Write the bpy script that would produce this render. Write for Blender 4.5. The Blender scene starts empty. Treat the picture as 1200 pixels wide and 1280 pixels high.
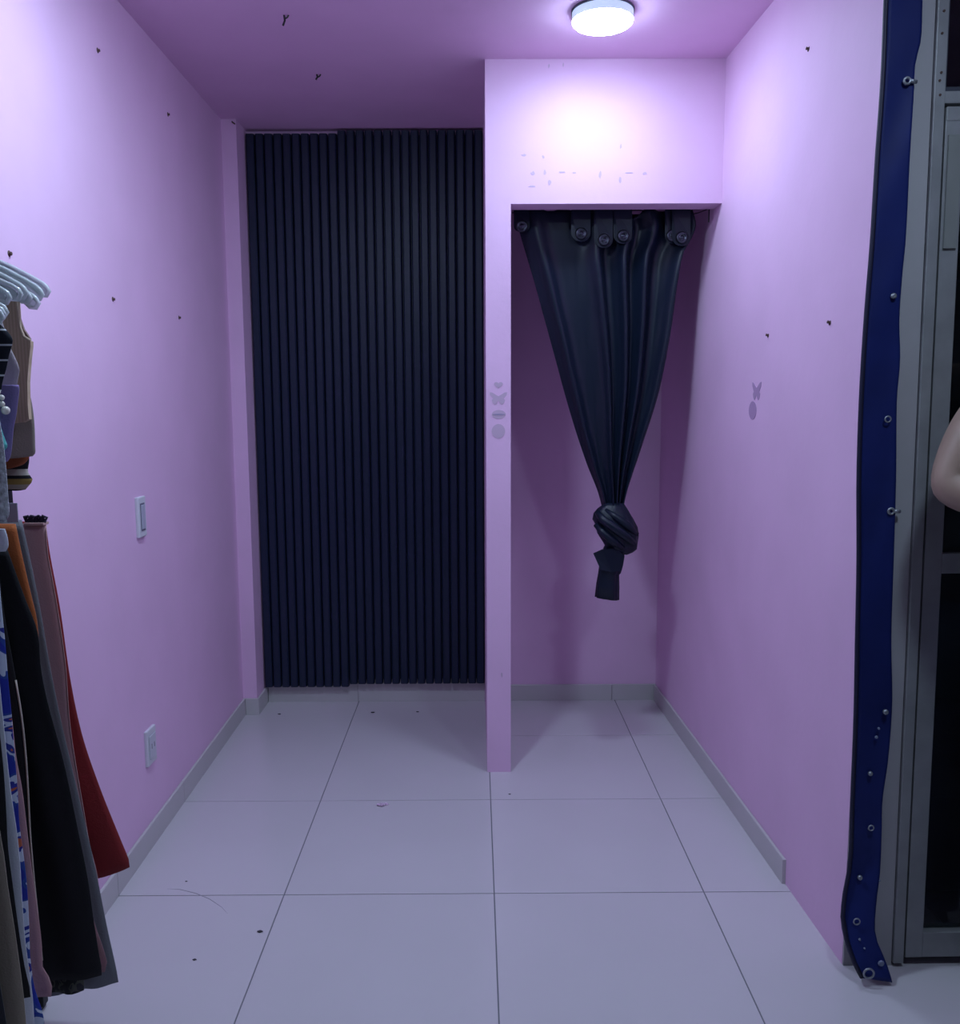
import bpy, bmesh, math, random
from mathutils import Vector, Matrix
random.seed(7)
D = bpy.data; scene = bpy.context.scene; COL = scene.collection
PI = math.pi

# ------------------------------------------------------------------ camera
F, PITCH, YAW, ROLL, CH = 1109.45, 0.125227, 0.004370, 0.004295, 1.39875
fw = Vector((math.sin(YAW)*math.cos(PITCH), math.cos(YAW)*math.cos(PITCH), -math.sin(PITCH)))
r0 = Vector((math.cos(YAW), -math.sin(YAW), 0)); d0 = fw.cross(r0)
RI = r0*math.cos(ROLL) + d0*math.sin(ROLL); DN = -r0*math.sin(ROLL) + d0*math.cos(ROLL)
CP = Vector((0, 0, CH))
cam = D.objects.new('camera', D.cameras.new('camera')); COL.objects.link(cam)
cam.data.sensor_fit = 'HORIZONTAL'; cam.data.sensor_width = 36.0
cam.data.lens = 36.0*F/1200.0; cam.data.clip_start = 0.05
m = Matrix.Identity(4)
for i in range(3):
    m[i][0] = RI[i]; m[i][1] = -DN[i]; m[i][2] = -fw[i]; m[i][3] = CP[i]
cam.matrix_world = m
scene.camera = cam

# ------------------------------------------------------------------ world and exposure
w = D.worlds.new('world'); scene.world = w; w.use_nodes = True
w.node_tree.nodes['Background'].inputs[0].default_value = (.5, .55, .7, 1)
w.node_tree.nodes['Background'].inputs[1].default_value = 0.05
vs = scene.view_settings
vs.view_transform = 'Standard'; vs.look = 'None'; vs.exposure = 0.0; vs.gamma = 1.0; vs.use_curve_mapping = False
LAMP_COL = (0.60, 0.79, 1.0)
LAMP_MAIN, LAMP_SIDE, LAMP_HALL = 92.0, 205.0, 120.0


def ray(u, v):
    return RI*((u-600)/F) + DN*((v-640)/F) + fw
def atY(u, v, Y):
    d = ray(u, v); return CP + d*(Y/d.y)
def atX(u, v, X):
    d = ray(u, v); return CP + d*(X/d.x)
def atZ(u, v, Z):
    d = ray(u, v); return CP + d*((Z-CH)/d.z)

# ------------------------------------------------------------------ materials
MATS = {}
def mat(name, col, rough=.6, metal=0., spec=.5, noise=0., nscale=6., bump=0., bscale=60., trans=0., ior=1.45,
        emit=None, estr=0., sheen=0., alpha=1., coat=0.):
    if name in MATS: return MATS[name]
    ma = D.materials.new(name); ma.use_nodes = True; nt = ma.node_tree; b = nt.nodes['Principled BSDF']
    b.inputs['Base Color'].default_value = (*col, 1); b.inputs['Roughness'].default_value = rough
    b.inputs['Metallic'].default_value = metal; b.inputs['Specular IOR Level'].default_value = spec
    b.inputs['Transmission Weight'].default_value = trans; b.inputs['IOR'].default_value = ior
    b.inputs['Sheen Weight'].default_value = sheen; b.inputs['Alpha'].default_value = alpha
    b.inputs['Coat Weight'].default_value = coat
    if emit:
        b.inputs['Emission Color'].default_value = (*emit, 1); b.inputs['Emission Strength'].default_value = estr
    tc = nt.nodes.new('ShaderNodeTexCoord')
    if noise:
        n = nt.nodes.new('ShaderNodeTexNoise'); n.inputs['Scale'].default_value = nscale; n.inputs['Detail'].default_value = 5
        nt.links.new(tc.outputs['Object'], n.inputs['Vector'])
        cr = nt.nodes.new('ShaderNodeValToRGB')
        cr.color_ramp.elements[0].position = .3; cr.color_ramp.elements[1].position = .7
        cr.color_ramp.elements[0].color = (*[c*(1-noise) for c in col], 1)
        cr.color_ramp.elements[1].color = (*[min(1, c*(1+noise)) for c in col], 1)
        nt.links.new(n.outputs['Fac'], cr.inputs['Fac']); nt.links.new(cr.outputs['Color'], b.inputs['Base Color'])
    if bump:
        n2 = nt.nodes.new('ShaderNodeTexNoise'); n2.inputs['Scale'].default_value = bscale; n2.inputs['Detail'].default_value = 4
        nt.links.new(tc.outputs['Object'], n2.inputs['Vector'])
        bp = nt.nodes.new('ShaderNodeBump'); bp.inputs['Strength'].default_value = bump; bp.inputs['Distance'].default_value = .004
        nt.links.new(n2.outputs['Fac'], bp.inputs['Height']); nt.links.new(bp.outputs['Normal'], b.inputs['Normal'])
    MATS[name] = ma; return ma

def stripes(name, cols, scale, axis='Z', rough=.85, bumpy=False):
    """horizontal / vertical woven stripes: list of (position, colour)"""
    ma = mat(name, cols[0][1], rough); nt = ma.node_tree; b = nt.nodes['Principled BSDF']
    tc = nt.nodes.new('ShaderNodeTexCoord'); sp = nt.nodes.new('ShaderNodeSeparateXYZ')
    nt.links.new(tc.outputs['Object'], sp.inputs[0])
    mu = nt.nodes.new('ShaderNodeMath'); mu.operation = 'MULTIPLY'; mu.inputs[1].default_value = scale
    fr = nt.nodes.new('ShaderNodeMath'); fr.operation = 'FRACT'
    nt.links.new(sp.outputs[axis], mu.inputs[0]); nt.links.new(mu.outputs[0], fr.inputs[0])
    cr = nt.nodes.new('ShaderNodeValToRGB'); cr.color_ramp.interpolation = 'CONSTANT' if not bumpy else 'LINEAR'
    els = cr.color_ramp.elements
    els[0].position = cols[0][0]; els[0].color = (*cols[0][1], 1)
    els[1].position = cols[1][0]; els[1].color = (*cols[1][1], 1)
    for p, c in cols[2:]:
        e = els.new(p); e.color = (*c, 1)
    nt.links.new(fr.outputs[0], cr.inputs[0]); nt.links.new(cr.outputs[0], b.inputs['Base Color'])
    if bumpy:
        bp = nt.nodes.new('ShaderNodeBump'); bp.inputs['Strength'].default_value = .6; bp.inputs['Distance'].default_value = .003
        nt.links.new(fr.outputs[0], bp.inputs['Height']); nt.links.new(bp.outputs[0], b.inputs['Normal'])
    return ma

def blotches(name, cols, scale, rough=.8):
    """printed fabric: constant colour bands over a noise field"""
    ma = mat(name, cols[0][1], rough); nt = ma.node_tree; b = nt.nodes['Principled BSDF']
    tc = nt.nodes.new('ShaderNodeTexCoord'); n = nt.nodes.new('ShaderNodeTexNoise')
    n.inputs['Scale'].default_value = scale; n.inputs['Detail'].default_value = 1.5; n.inputs['Distortion'].default_value = 1.2
    nt.links.new(tc.outputs['Object'], n.inputs['Vector'])
    cr = nt.nodes.new('ShaderNodeValToRGB'); cr.color_ramp.interpolation = 'CONSTANT'; els = cr.color_ramp.elements
    els[0].position = cols[0][0]; els[0].color = (*cols[0][1], 1); els[1].position = cols[1][0]; els[1].color = (*cols[1][1], 1)
    for p, c in cols[2:]:
        e = els.new(p); e.color = (*c, 1)
    nt.links.new(n.outputs['Fac'], cr.inputs[0]); nt.links.new(cr.outputs[0], b.inputs['Base Color'])
    return ma

PINK = mat('pink_paint', (.80, .535, .77), .6, spec=.35, noise=.035, nscale=3.5, bump=.12, bscale=45)
GREYP = mat('grey_wall_paint', (.42, .41, .425), .7, noise=.06, nscale=5, bump=.15, bscale=30)
HALLP = mat('hall_paint', (.33, .34, .36), .8, noise=.03)
TILE = mat('floor_tile', (.61, .57, .61), .22, spec=.5, noise=.02, nscale=2.5, bump=.03, bscale=8)
GROUT = mat('grout', (.20, .20, .23), .9)
SKIRT = mat('skirting_tile', (.56, .54, .55), .35, noise=.03, nscale=4)
SLAT = mat('black_slat', (.008, .015, .043), .45, spec=.45)
SATIN = mat('black_satin', (.006, .011, .026), .4, spec=.35)
METALD = mat('gunmetal', (.07, .08, .10), .28, metal=1)
BLACKM = mat('black_metal', (.012, .012, .016), .4, spec=.4)
WHITEP = mat('white_plastic', (.66, .67, .72), .35)
ALU = mat('painted_aluminium', (.30, .305, .315), .45, metal=.15, noise=.12, nscale=14, bump=.1)
ALUL = mat('bare_aluminium', (.36, .38, .36), .4, metal=.5, noise=.08, nscale=9)
RUBBER = mat('gasket', (.01, .01, .012), .6)
GLASS = mat('dark_glass', (.42, .46, .50), .03, trans=1., ior=1.45)
TARP = mat('blue_tarpaulin', (.012, .022, .14), .55, spec=.25, noise=.15, nscale=7)
TARPE = mat('tarpaulin_edge', (.012, .012, .04), .5)
STEEL = mat('dull_steel', (.34, .36, .40), .4, metal=.6)
HOLE = mat('rusty_screw', (.10, .055, .05), .7)
STICK = mat('sticker_mauve', (.46, .30, .50), .6)
STICKG = mat('sticker_grey', (.56, .42, .56), .6)
CLEARP = mat('clear_plastic', (.80, .86, .88), .15, trans=.45, ior=1.3)

# ------------------------------------------------------------------ mesh helpers
def obj(name, bm, ma, parent=None, smooth=False):
    bmesh.ops.recalc_face_normals(bm, faces=bm.faces[:])
    me = D.meshes.new(name); bm.to_mesh(me); bm.free()
    if smooth:
        for p in me.polygons: p.use_smooth = True
    for x in (ma if isinstance(ma, (list, tuple)) else [ma]): me.materials.append(x)
    o = D.objects.new(name, me); COL.objects.link(o)
    if parent: o.parent = parent
    return o
def tag(o, label, cat, group=None):
    o['label'] = label; o['category'] = cat
    if group: o['group'] = group
    return o
def struct(o, label=None, cat=None):
    o['kind'] = 'structure'
    if label: o['label'] = label
    if cat: o['category'] = cat
    return o
def thing(name, label, cat, loc=(0, 0, 0), rotz=0, group=None):
    o = D.objects.new(name, None); COL.objects.link(o); o.location = loc; o.rotation_euler = (0, 0, rotz)
    o.empty_display_size = .05
    return tag(o, label, cat, group)
def box(bm, x0, x1, y0, y1, z0, z1, bev=0):
    r = bmesh.ops.create_cube(bm, size=1); vsx = r['verts']
    for v in vsx:
        v.co = Vector(((x0+x1)/2+v.co.x*(x1-x0), (y0+y1)/2+v.co.y*(y1-y0), (z0+z1)/2+v.co.z*(z1-z0)))
    if bev:
        es = list({e for v in vsx for e in v.link_edges})
        bmesh.ops.bevel(bm, geom=es, offset=bev, segments=2, affect='EDGES', profile=.5)
    return bm
def bx(*a, bev=0):
    return box(bmesh.new(), *a, bev=bev)
def prism(bm, pts, z0, z1):
    a = [bm.verts.new((p[0], p[1], z0)) for p in pts]; b = [bm.verts.new((p[0], p[1], z1)) for p in pts]
    n = len(pts); bm.faces.new(a[::-1]); bm.faces.new(b)
    for i in range(n): bm.faces.new((a[i], a[(i+1) % n], b[(i+1) % n], b[i]))
    return bm
def tube(bm, pts, r, seg=8, closed=False):
    pts = [Vector(p) for p in pts]; n = len(pts); rings = []
    up = Vector((0.13, .9, .41)).normalized()
    for i, p in enumerate(pts):
        a = pts[(i-1) % n] if (closed or i > 0) else p; b = pts[(i+1) % n] if (closed or i < n-1) else p
        t = (b-a).normalized(); s = t.cross(up)
        if s.length < 1e-3: s = t.cross(Vector((1, 0, 0)))
        s.normalize(); q = t.cross(s); rr = r[i] if isinstance(r, (list, tuple)) else r
        rings.append([bm.verts.new(p+(s*math.cos(k*2*PI/seg)+q*math.sin(k*2*PI/seg))*rr) for k in range(seg)])
    for i in range(n if closed else n-1):
        A = rings[i]; B = rings[(i+1) % n]
        for k in range(seg): bm.faces.new((A[k], A[(k+1) % seg], B[(k+1) % seg], B[k]))
    if not closed:
        bm.faces.new(rings[0][::-1]); bm.faces.new(rings[-1])
    return bm
def lathe(bm, prof, seg=32, mtx=None):
    """prof: (r, z) pairs, axis z"""
    rings = []
    for r, z in prof:
        if r < 1e-6: rings.append([bm.verts.new((0, 0, z))])
        else: rings.append([bm.verts.new((r*math.cos(k*2*PI/seg), r*math.sin(k*2*PI/seg), z)) for k in range(seg)])
    for A, B in zip(rings, rings[1:]):
        for k in range(seg):
            k2 = (k+1) % seg
            if len(A) == 1 and len(B) == 1: continue
            if len(A) == 1: bm.faces.new((A[0], B[k], B[k2]))
            elif len(B) == 1: bm.faces.new((A[k], A[k2], B[0]))
            else: bm.faces.new((A[k], A[k2], B[k2], B[k]))
    if mtx is not None: bmesh.ops.transform(bm, matrix=mtx, verts=bm.verts[:])
    return bm
def interp(tab, t):
    if t <= tab[0][0]: return tab[0][1]
    for (a, x), (b, y) in zip(tab, tab[1:]):
        if t <= b: return x+(y-x)*(t-a)/(b-a) if b > a else y
    return tab[-1][1]
def smooth_interp(tab, t):
    if t <= tab[0][0]: return tab[0][1]
    n = len(tab)
    for i in range(n-1):
        a, x = tab[i]; b, y = tab[i+1]
        if t <= b:
            if b <= a: return y
            s = (t-a)/(b-a)
            p0 = tab[i-1] if i > 0 else (a-(b-a), x-(y-x)); p3 = tab[i+2] if i < n-2 else (b+(b-a), y+(y-x))
            m0 = (y-p0[1])/max(1e-6, (b-p0[0]))*(b-a); m1 = (p3[1]-x)/max(1e-6, (p3[0]-a))*(b-a)
            return (2*s**3-3*s**2+1)*x+(s**3-2*s**2+s)*m0+(-2*s**3+3*s**2)*y+(s**3-s**2)*m1
    return tab[-1][1]

# ------------------------------------------------------------------ room shell
CZ = 2.56; YB = 4.03; YF = 3.215
XLa, YLa, XLb, YLb = -1.030, 1.93, -1.052, YB       # left wall line
XRa, YRa, XRb, YRb = .906, 2.05, .838, YB           # right wall line
def xl(y): return XLa+(XLb-XLa)*(y-YLa)/(YLb-YLa)
def xr(y): return XRa+(XRb-XRa)*(y-YRa)/(YRb-YRa)
HX = 3.0; HY = -2.6

fl = struct(obj('floor', bx(-HX-.1, HX+.1, HY-.1, YB+.12, -.06, -.003), GROUT),
            'glossy pale grey tiled floor with thin dark joints', 'floor')
S = .6; X0 = .04624; Y0 = 2.3813; G = .0016
tile_cache = {}
def tile(x0, x1, y0, y1):
    k = (round(x1-x0, 4), round(y1-y0, 4))
    if k not in tile_cache:
        bm = bx(-k[0]/2+G, k[0]/2-G, -k[1]/2+G, k[1]/2-G, -.008, 0, bev=.0008)
        o = obj('tile', bm, TILE, fl); tile_cache[k] = o.data
    else:
        o = D.objects.new('tile', tile_cache[k]); COL.objects.link(o); o.parent = fl
    o.location = ((x0+x1)/2, (y0+y1)/2, 0)
xs = [X0+S*i for i in range(-5, 6)]; xs = [x for x in xs if -HX < x < HX]; xs = [-HX]+xs+[HX]
ys = [Y0+S*i for i in range(-9, 2)]; ys = [y for y in ys if y > HY]; ys = [HY]+ys
for a, b in zip(ys, ys[1:]):
    for c, d in zip(xs, xs[1:]): tile(c, d, a, b)
for c, d in zip(xs, xs[1:]):
    if d <= X0+.01: tile(c, d, Y0+S, YB+.1)
    else:
        tile(c, d, Y0+S, Y0+2*S); tile(c, d, Y0+2*S, YB+.1)

struct(obj('ceiling', bx(-HX-.1, HX+.1, HY-.1, YB+.12, CZ, CZ+.1), PINK), 'pink painted flat ceiling', 'ceiling')
struct(obj('wall_back', bx(XLb-.12, XRb+.16, YB, YB+.12, 0, CZ), PINK), 'pink painted back wall behind the alcove', 'wall')
struct(obj('wall_left', prism(bmesh.new(), [(XLa, YLa), (XLb, YLb), (XLb-.12, YLb), (XLa-.12, YLa)], 0, CZ), PINK),
       'pink left wall with switch and socket', 'wall')
struct(obj('wall_right', prism(bmesh.new(), [(XRa, YRa), (XRa+.10, YRa), (XRa+.10, YRb), (XRb, YRb)], 0, CZ), PINK),
       'pink right wall ending in a blue tarpaulin strip', 'wall')
struct(obj('wall_partition', bx(.0375, .1265, YF, YB, 0, CZ), PINK), 'narrow pink partition edge between recess and alcove', 'wall')
struct(obj('wall_header', prism(bmesh.new(), [(.1265, YF), (xr(YF)+.02, YF), (xr(YF+.1)+.02, YF+.1), (.1265, YF+.1)], 2.08, CZ), PINK),
       'pink lintel above the curtained alcove opening', 'wall')
struct(obj('wall_pilaster', bx(XLb-.02, -.988, 3.857, YB, 0, CZ), PINK), 'slim pink pilaster beside the black slats', 'wall')
# hall in front of the unit and the neighbouring unit
bm = bx(XRa+.001, 1.026, YRa-.006, YRa+.10, 0, CZ)
for v in bm.verts:
    if v.co.x > 1 and v.co.z > 1: v.co.x -= .0268
struct(obj('wall_end_right', bm, GREYP), 'grey painted wall end beside the glass door', 'wall')
struct(obj('wall_front_left', bx(-HX, XLa-.12, YLa, YLa+.12, 0, CZ), PINK))
struct(obj('wall_front_right', bx(1.98, HX, YRa, YRa+.1, 0, CZ), HALLP))
struct(obj('wall_hall_left', bx(-HX-.1, -HX, HY, YB, 0, CZ), HALLP))
struct(obj('wall_hall_right', bx(HX, HX+.1, HY, YB, 0, CZ), HALLP))
struct(obj('wall_hall_rear', bx(-HX, HX, HY-.1, HY, 0, CZ), HALLP))
struct(obj('wall_neighbour', bx(XRb+.16, HX, YB, YB+.1, 0, CZ), HALLP))

# skirting: single tile strips with joints
SH = .076; ST = .010
def skirting(name, segs, label, SH=.076):
    root = None
    e = D.objects.new(name, None); COL.objects.link(e); e.empty_display_size = .05
    struct(e, label, 'skirting')
    for (a, b) in segs:
        a = Vector((*a, 0)); b = Vector((*b, 0)); t = (b-a).normalized(); nrm = Vector((t.y, -t.x, 0))  # to the right of travel
        a2 = a+t*.001; b2 = b-t*.001
        pts = [a2, b2, b2+nrm*ST, a2+nrm*ST]
        bm = prism(bmesh.new(), [(p.x, p.y) for p in pts], .0005, SH)
        bmesh.ops.bevel(bm, geom=[ed for ed in bm.edges if all(v.co.z > SH-.001 for v in ed.verts)], offset=.002, segments=1, affect='EDGES')
        obj('skirting_strip', bm, SKIRT, e)
    return e
skirting('baseboard_left', [((xl(YLa), YLa+.002), (xl(2.38), 2.38)), ((xl(2.38), 2.38), (xl(2.978), 2.978)), ((xl(2.978), 2.978), (xl(3.857), 3.857-.0)),
                            ((xl(3.857)+.011, 3.857), (-.988+ST, 3.857)), ((-.988, 3.857), (-.988, YB))], 'pale grey tile skirting along the left wall and pilaster')
skirting('baseboard_back', [((-.977, YB), (-.556, YB)), ((-.556, YB), (.0375, YB))], 'pale grey tile skirting under the black slats', .109)
skirting('baseboard_alcove', [((.1265, YB), (.632, YB)), ((.632, YB), (XRb, YB))], 'pale grey tile skirting at the back of the alcove')
skirting('baseboard_right', [((xr(YB-.012), YB-.012), (xr(2.42), 2.42))], 'pale grey tile skirting along the right wall, ending short')

# ------------------------------------------------------------------ ceiling lamps
def lamp(x, y, R, strength, label, group=None):
    t = thing('ceiling_lamp', label, 'lamp', (x, y, CZ), 0, group)
    bm = lathe(bmesh.new(), [(0, 0), (R*1.03, 0), (R*1.03, -.006), (0, -.006)], 40); obj('mounting_rim', bm, mat('lamp_rim', (.10, .11, .14), .5), t, True)
    bm = lathe(bmesh.new(), [(0, -.006), (R, -.006), (R*1.0, -.030), (0, -.030)], 40)
    obj('housing', bm, mat('lamp_housing', (.60, .66, .78), .4, emit=LAMP_COL, estr=.6), t)
    e = mat('lamp_glow_%d' % int(strength), (.9, .9, .9), .5, emit=LAMP_COL, estr=strength)
    bm = lathe(bmesh.new(), [(R*.995, -.030), (R*.985, -.034), (R*.93, -.039), (R*.8, -.043), (R*.6, -.046), (R*.3, -.048), (0, -.0485)], 40)
    obj('diffuser', bm, e, t, True)
    return t
lamp(.388, 2.835, .092, LAMP_MAIN, 'round white ceiling lamp glowing in front of the pink lintel')
lamp(-.40, 1.95, .092, LAMP_SIDE, 'round white ceiling lamp glowing above the hanging clothes')
lamp(.85, 1.05, .092, LAMP_HALL, 'round dim ceiling lamp in the hall before the glass door')

# ------------------------------------------------------------------ fluted black wall panel
pan = thing('fluted_wall_panel', 'tall black fluted slat panel covering the back wall of the recess', 'wall panel', (0, 0, 0))
xa, xb, NS = -.984, .0365, 26; pitch = (xb-xa)/NS
def zlim(i): return (.084, 2.537) if i < 10 else (.097, 2.549)
obj('backing', bx(xa, xa+10*pitch, 4.008, 4.0285, .110, 2.527), SLAT, pan)
obj('backing', bx(xa+10*pitch, xb, 4.008, 4.0285, .112, 2.536), SLAT, pan)
sl = {}
for i in range(NS):
    z0, z1 = zlim(i); k = z0
    if k not in sl:
        hw = pitch*.375
        pts = [(-hw-.004, .0), (-hw-.002, -.022), (-hw+.003, -.027), (hw-.003, -.027), (hw+.002, -.022), (hw+.004, 0)]
        bm = prism(bmesh.new(), pts, z0, z1); o = obj('slat', bm, SLAT, pan); sl[k] = o.data
    else:
        o = D.objects.new('slat', sl[k]); COL.objects.link(o); o.parent = pan
    o.location = (xa+pitch*(i+.5), 4.0078, 0)

# ------------------------------------------------------------------ curtain
YC = 3.375
cur = thing('tied_curtain', 'black satin curtain knotted near its foot, hanging in the alcove opening', 'curtain', (0, 0, 0))
LE = [(262, 644), (290, 650), (320, 659), (350, 668), (430, 690), (520, 715), (580, 735), (615, 749), (640, 756)]
RE = [(262, 864), (283, 868), (300, 862), (318, 852), (345, 846), (420, 836), (490, 823), (560, 802), (610, 786), (640, 779)]
def fold(u, k):
    # unequal pleats, sharper on the shaded side
    ph = 2*PI*(4.7*u**1.15 + .22*math.sin(2*PI*u*1.4+.6) + .06*math.sin(k*3+u*5)) + .9
    s = math.sin(ph); return s*.85 + .22*math.sin(2*ph+.9) + .06*math.sin(3*ph+1.9)
bm = bmesh.new(); NU, NV = 150, 70; grid = []
for j in range(NV+1):
    v = 262 + (640-262)*j/NV; k = j/NV; row = []
    l = smooth_interp(LE, v); r = smooth_interp(RE, v)
    amp = .034*(1-.6*k)*min(1, .45+k*3)
    for i in range(NU+1):
        u = i/NU
        uu = u + .016*math.sin(2*PI*(4.7*u)+1.2)*math.sin(PI*u)*(.4+.6*k)
        # cloth rests flat at the left top, gathered more on the right
        flat = 1-.80*math.exp(-((u-.22)/.14)**2)*(1-k)**1.5
        top = 262
        if j == 0: top = 262+ (11*math.exp(-((u-.67)/.05)**2)) + (3*math.exp(-((u-.88)/.02)**2)) + 2*math.sin(u*40)
        p = atY(l+(r-l)*uu, v if j else top, YC)
        y = YC + amp*flat*fold(u, k) + .0012*math.sin(u*40+k*16)*math.sin(k*12+u*11) + .02*k*math.cos(2*PI*u)*.0
        # round the bundle as it narrows
        y += .028*k*k*(2*u-1)**2*1.2
        row.append(bm.verts.new((p.x, y, p.z)))
    grid.append(row)
for j in range(NV):
    for i in range(NU): bm.faces.new((grid[j][i], grid[j][i+1], grid[j+1][i+1], grid[j+1][i]))
cl = obj('cloth', bm, SATIN, cur, True)
so = cl.modifiers.new('thick', 'SOLIDIFY'); so.thickness = .003; so.offset = 0
def loft(name, rings, ma, parent, seg=40):
    """rings: (u, v, half width px, half depth m, tilt px, twist)"""
    bm = bmesh.new(); R = []
    for (u, v, hw, hd, tl, tw) in rings:
        ring = []
        for k in range(seg):
            a = 2*PI*k/seg
            rip = 1+.07*math.sin(5*a+tw)+.04*math.sin(9*a-1.3*tw)
            p = atY(u+hw*math.cos(a)*rip, v+tl*math.cos(a), YC)
            ring.append(bm.verts.new((p.x, YC+.012+hd*math.sin(a)*rip*-1, p.z)))
        R.append(ring)
    for A, B in zip(R, R[1:]):
        for k in range(seg): bm.faces.new((A[k], A[(k+1) % seg], B[(k+1) % seg], B[k]))
    bm.faces.new(R[0][::-1]); bm.faces.new(R[-1])
    return obj(name, bm, ma, parent, True)
kn = loft('knot', [(768, 629, 11, .020, 0, 0), (769, 634, 15, .034, 3, .8), (769, 642, 22, .046, 6, 1.6), (770, 651, 26, .054, 9, 2.6), (771, 660, 28, .056, 10, 3.6),
                   (772, 669, 26, .052, 11, 4.6), (772, 677, 23, .046, 10, 5.6), (772, 684, 18, .038, 7, 6.4), (771, 690, 13, .026, 4, 7.0)], SATIN, cur)
# crossing wraps of cloth round the knot
bm = bmesh.new()
def wrap(bm, pts, wr):
    P = []
    for (u, v, dy) in pts:
        p = atY(u, v, YC); P.append(Vector((p.x, YC+.012-dy, p.z)))
    tube(bm, P, wr, 10)
wrap(bm, [(746, 640, .02), (752, 648, .045), (765, 657, .058), (780, 668, .056), (792, 679, .035)], [.010, .016, .019, .017, .011])
wrap(bm, [(756, 637, .025), (768, 645, .045), (782, 655, .053), (795, 667, .032)], [.009, .014, .016, .010])
wrap(bm, [(744, 655, .022), (753, 665, .045), (765, 675, .050), (778, 684, .035)], [.010, .015, .016, .010])
obj('knot_wrap', bm, SATIN, cur, True)
loft('tail', [(768, 684, 11, .022, 2, 0), (766, 694, 14, .026, 2, .5), (764, 706, 14.5, .026, 1, 1), (762, 716, 14, .025, 1, 1.3), (761, 718, 13.2, .023, 1, 1.5), (760, 732, 14, .024, 2, 2), (759, 749, 14.5, .025, 2, 2.4)], SATIN, cur)
bm = bmesh.new(); fp = [(741, 691), (752, 686), (770, 684), (779, 694), (776, 712), (764, 714), (750, 711)]
for dy, lst in ((-.020, []), (-.012, [])): pass
A = []; B = []
for u, v in fp:
    p = atY(u, v, YC); A.append(bm.verts.new((p.x, YC-.022+(.012 if u < 748 else 0), p.z))); B.append(bm.verts.new((p.x, YC-.010, p.z)))
bm.faces.new(A[::-1]); bm.faces.new(B)
for i in range(len(A)): bm.faces.new((A[i], A[(i+1) % len(A)], B[(i+1) % len(A)], B[i]))
obj('tail_flap', bm, SATIN, cur)
# snap tabs
TABS = [(652, 277, 10, 14, .010), (725, 284, 12, 20, .026), (753, 292, 11.5, 20, .030), (777, 287, 11.5, 20, .028), (838, 287, 8, 19, .020), (849, 289, 11.5, 21, .034)]
for (u, v, hw, drop, dy) in TABS:
    bm = bmesh.new(); out = [(-hw, 262-v+0.), (-hw, drop*.45)]
    for k in range(1, 8):
        a = PI*k/8; out.append((-hw*math.cos(a), drop*.45+drop*.55*math.sin(a)))
    out += [(hw, drop*.45), (hw, 262-v+0.)]
    A = []; B = []
    for du, dv in out:
        p = atY(u+du, v+dv, YC); c = .006*(1-(du/hw)**2)
        A.append(bm.verts.new((p.x, YC-dy-c, p.z))); B.append(bm.verts.new((p.x, YC-dy-c+.005, p.z)))
    bm.faces.new(A[::-1]); bm.faces.new(B)
    for i in range(len(A)): bm.faces.new((A[i], A[(i+1) % len(A)], B[(i+1) % len(A)], B[i]))
    tb = obj('tab', bm, SATIN, cur)
    p = atY(u, v+drop*.5, YC)
    mt = Matrix.Translation((p.x, YC-dy-.006, p.z)) @ Matrix.Rotation(PI/2, 4, 'X')
    bm = lathe(bmesh.new(), [(0, -.001), (.0215, -.001), (.0215, .003), (.018, .0075), (.0135, .0075), (.0115, .004), (.008, .004), (.0065, .007), (0, .0075)], 24, mt)
    obj('snap_button', bm, METALD, tb, True)
wr = bmesh.new()
pz = [(640, 266, YC+.075), (700, 264, YC+.075), (800, 263, YC+.07), (864, 268, YC+.065), (873, 266, 3.40), (882, 262.5, 3.335)]
tube(wr, [tuple(atY(u, v, y)) for u, v, y in pz], .0022, 6)
q = atY(886.5, 261, 3.318); q2 = atY(886, 278, 3.318)
tube(wr, [tuple(atY(882, 262.5, 3.335)), (q.x, q.y, q.z), (q2.x, q2.y, q2.z)], .0022, 6)
tag(obj('curtain_wire', wr, BLACKM), 'thin black wire holding the curtain, its loose end hanging by the right wall', 'wire')

# ------------------------------------------------------------------ switch, socket
def plate(name, u, v, wd, ht, label, cat, rocker):
    p = atX(u, v, xl(2.72)); t = thing(name, label, cat, (xl(p.y)-.0005, p.y, p.z))
    pl = obj('cover_plate', bx(0, .011, -wd/2, wd/2, -ht/2, ht/2, bev=.003), WHITEP, t)
    if rocker:
        obj('rocker', bx(.011, .0155, -wd*.22, wd*.22, -ht*.30, ht*.30, bev=.0015), mat('switch_grey', (.44, .45, .55), .4), t)
        bm = bmesh.new(); box(bm, .0105, .0125, -wd*.27, wd*.27, -ht*.34, ht*.34); obj('rocker_frame', bm, mat('switch_gap', (.16, .15, .22), .6), t)
    else:
        ins = obj('insert', bx(.011, .0145, -wd*.34, wd*.34, -ht*.33, ht*.33, bev=.002), mat('socket_insert', (.58, .59, .66), .4), t)
        for s in (-1, 1):
            obj('slot', bx(.0143, .0149, s*.011-.0012, s*.011+.0012, -.006, .010), RUBBER, ins)
    return t
plate('light_switch', 174, 646, .062, .125, 'white light switch plate on the left pink wall', 'switch', True)
plate('wall_socket', 186, 932, .075, .115, 'white power socket low on the left pink wall', 'socket', False)

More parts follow.
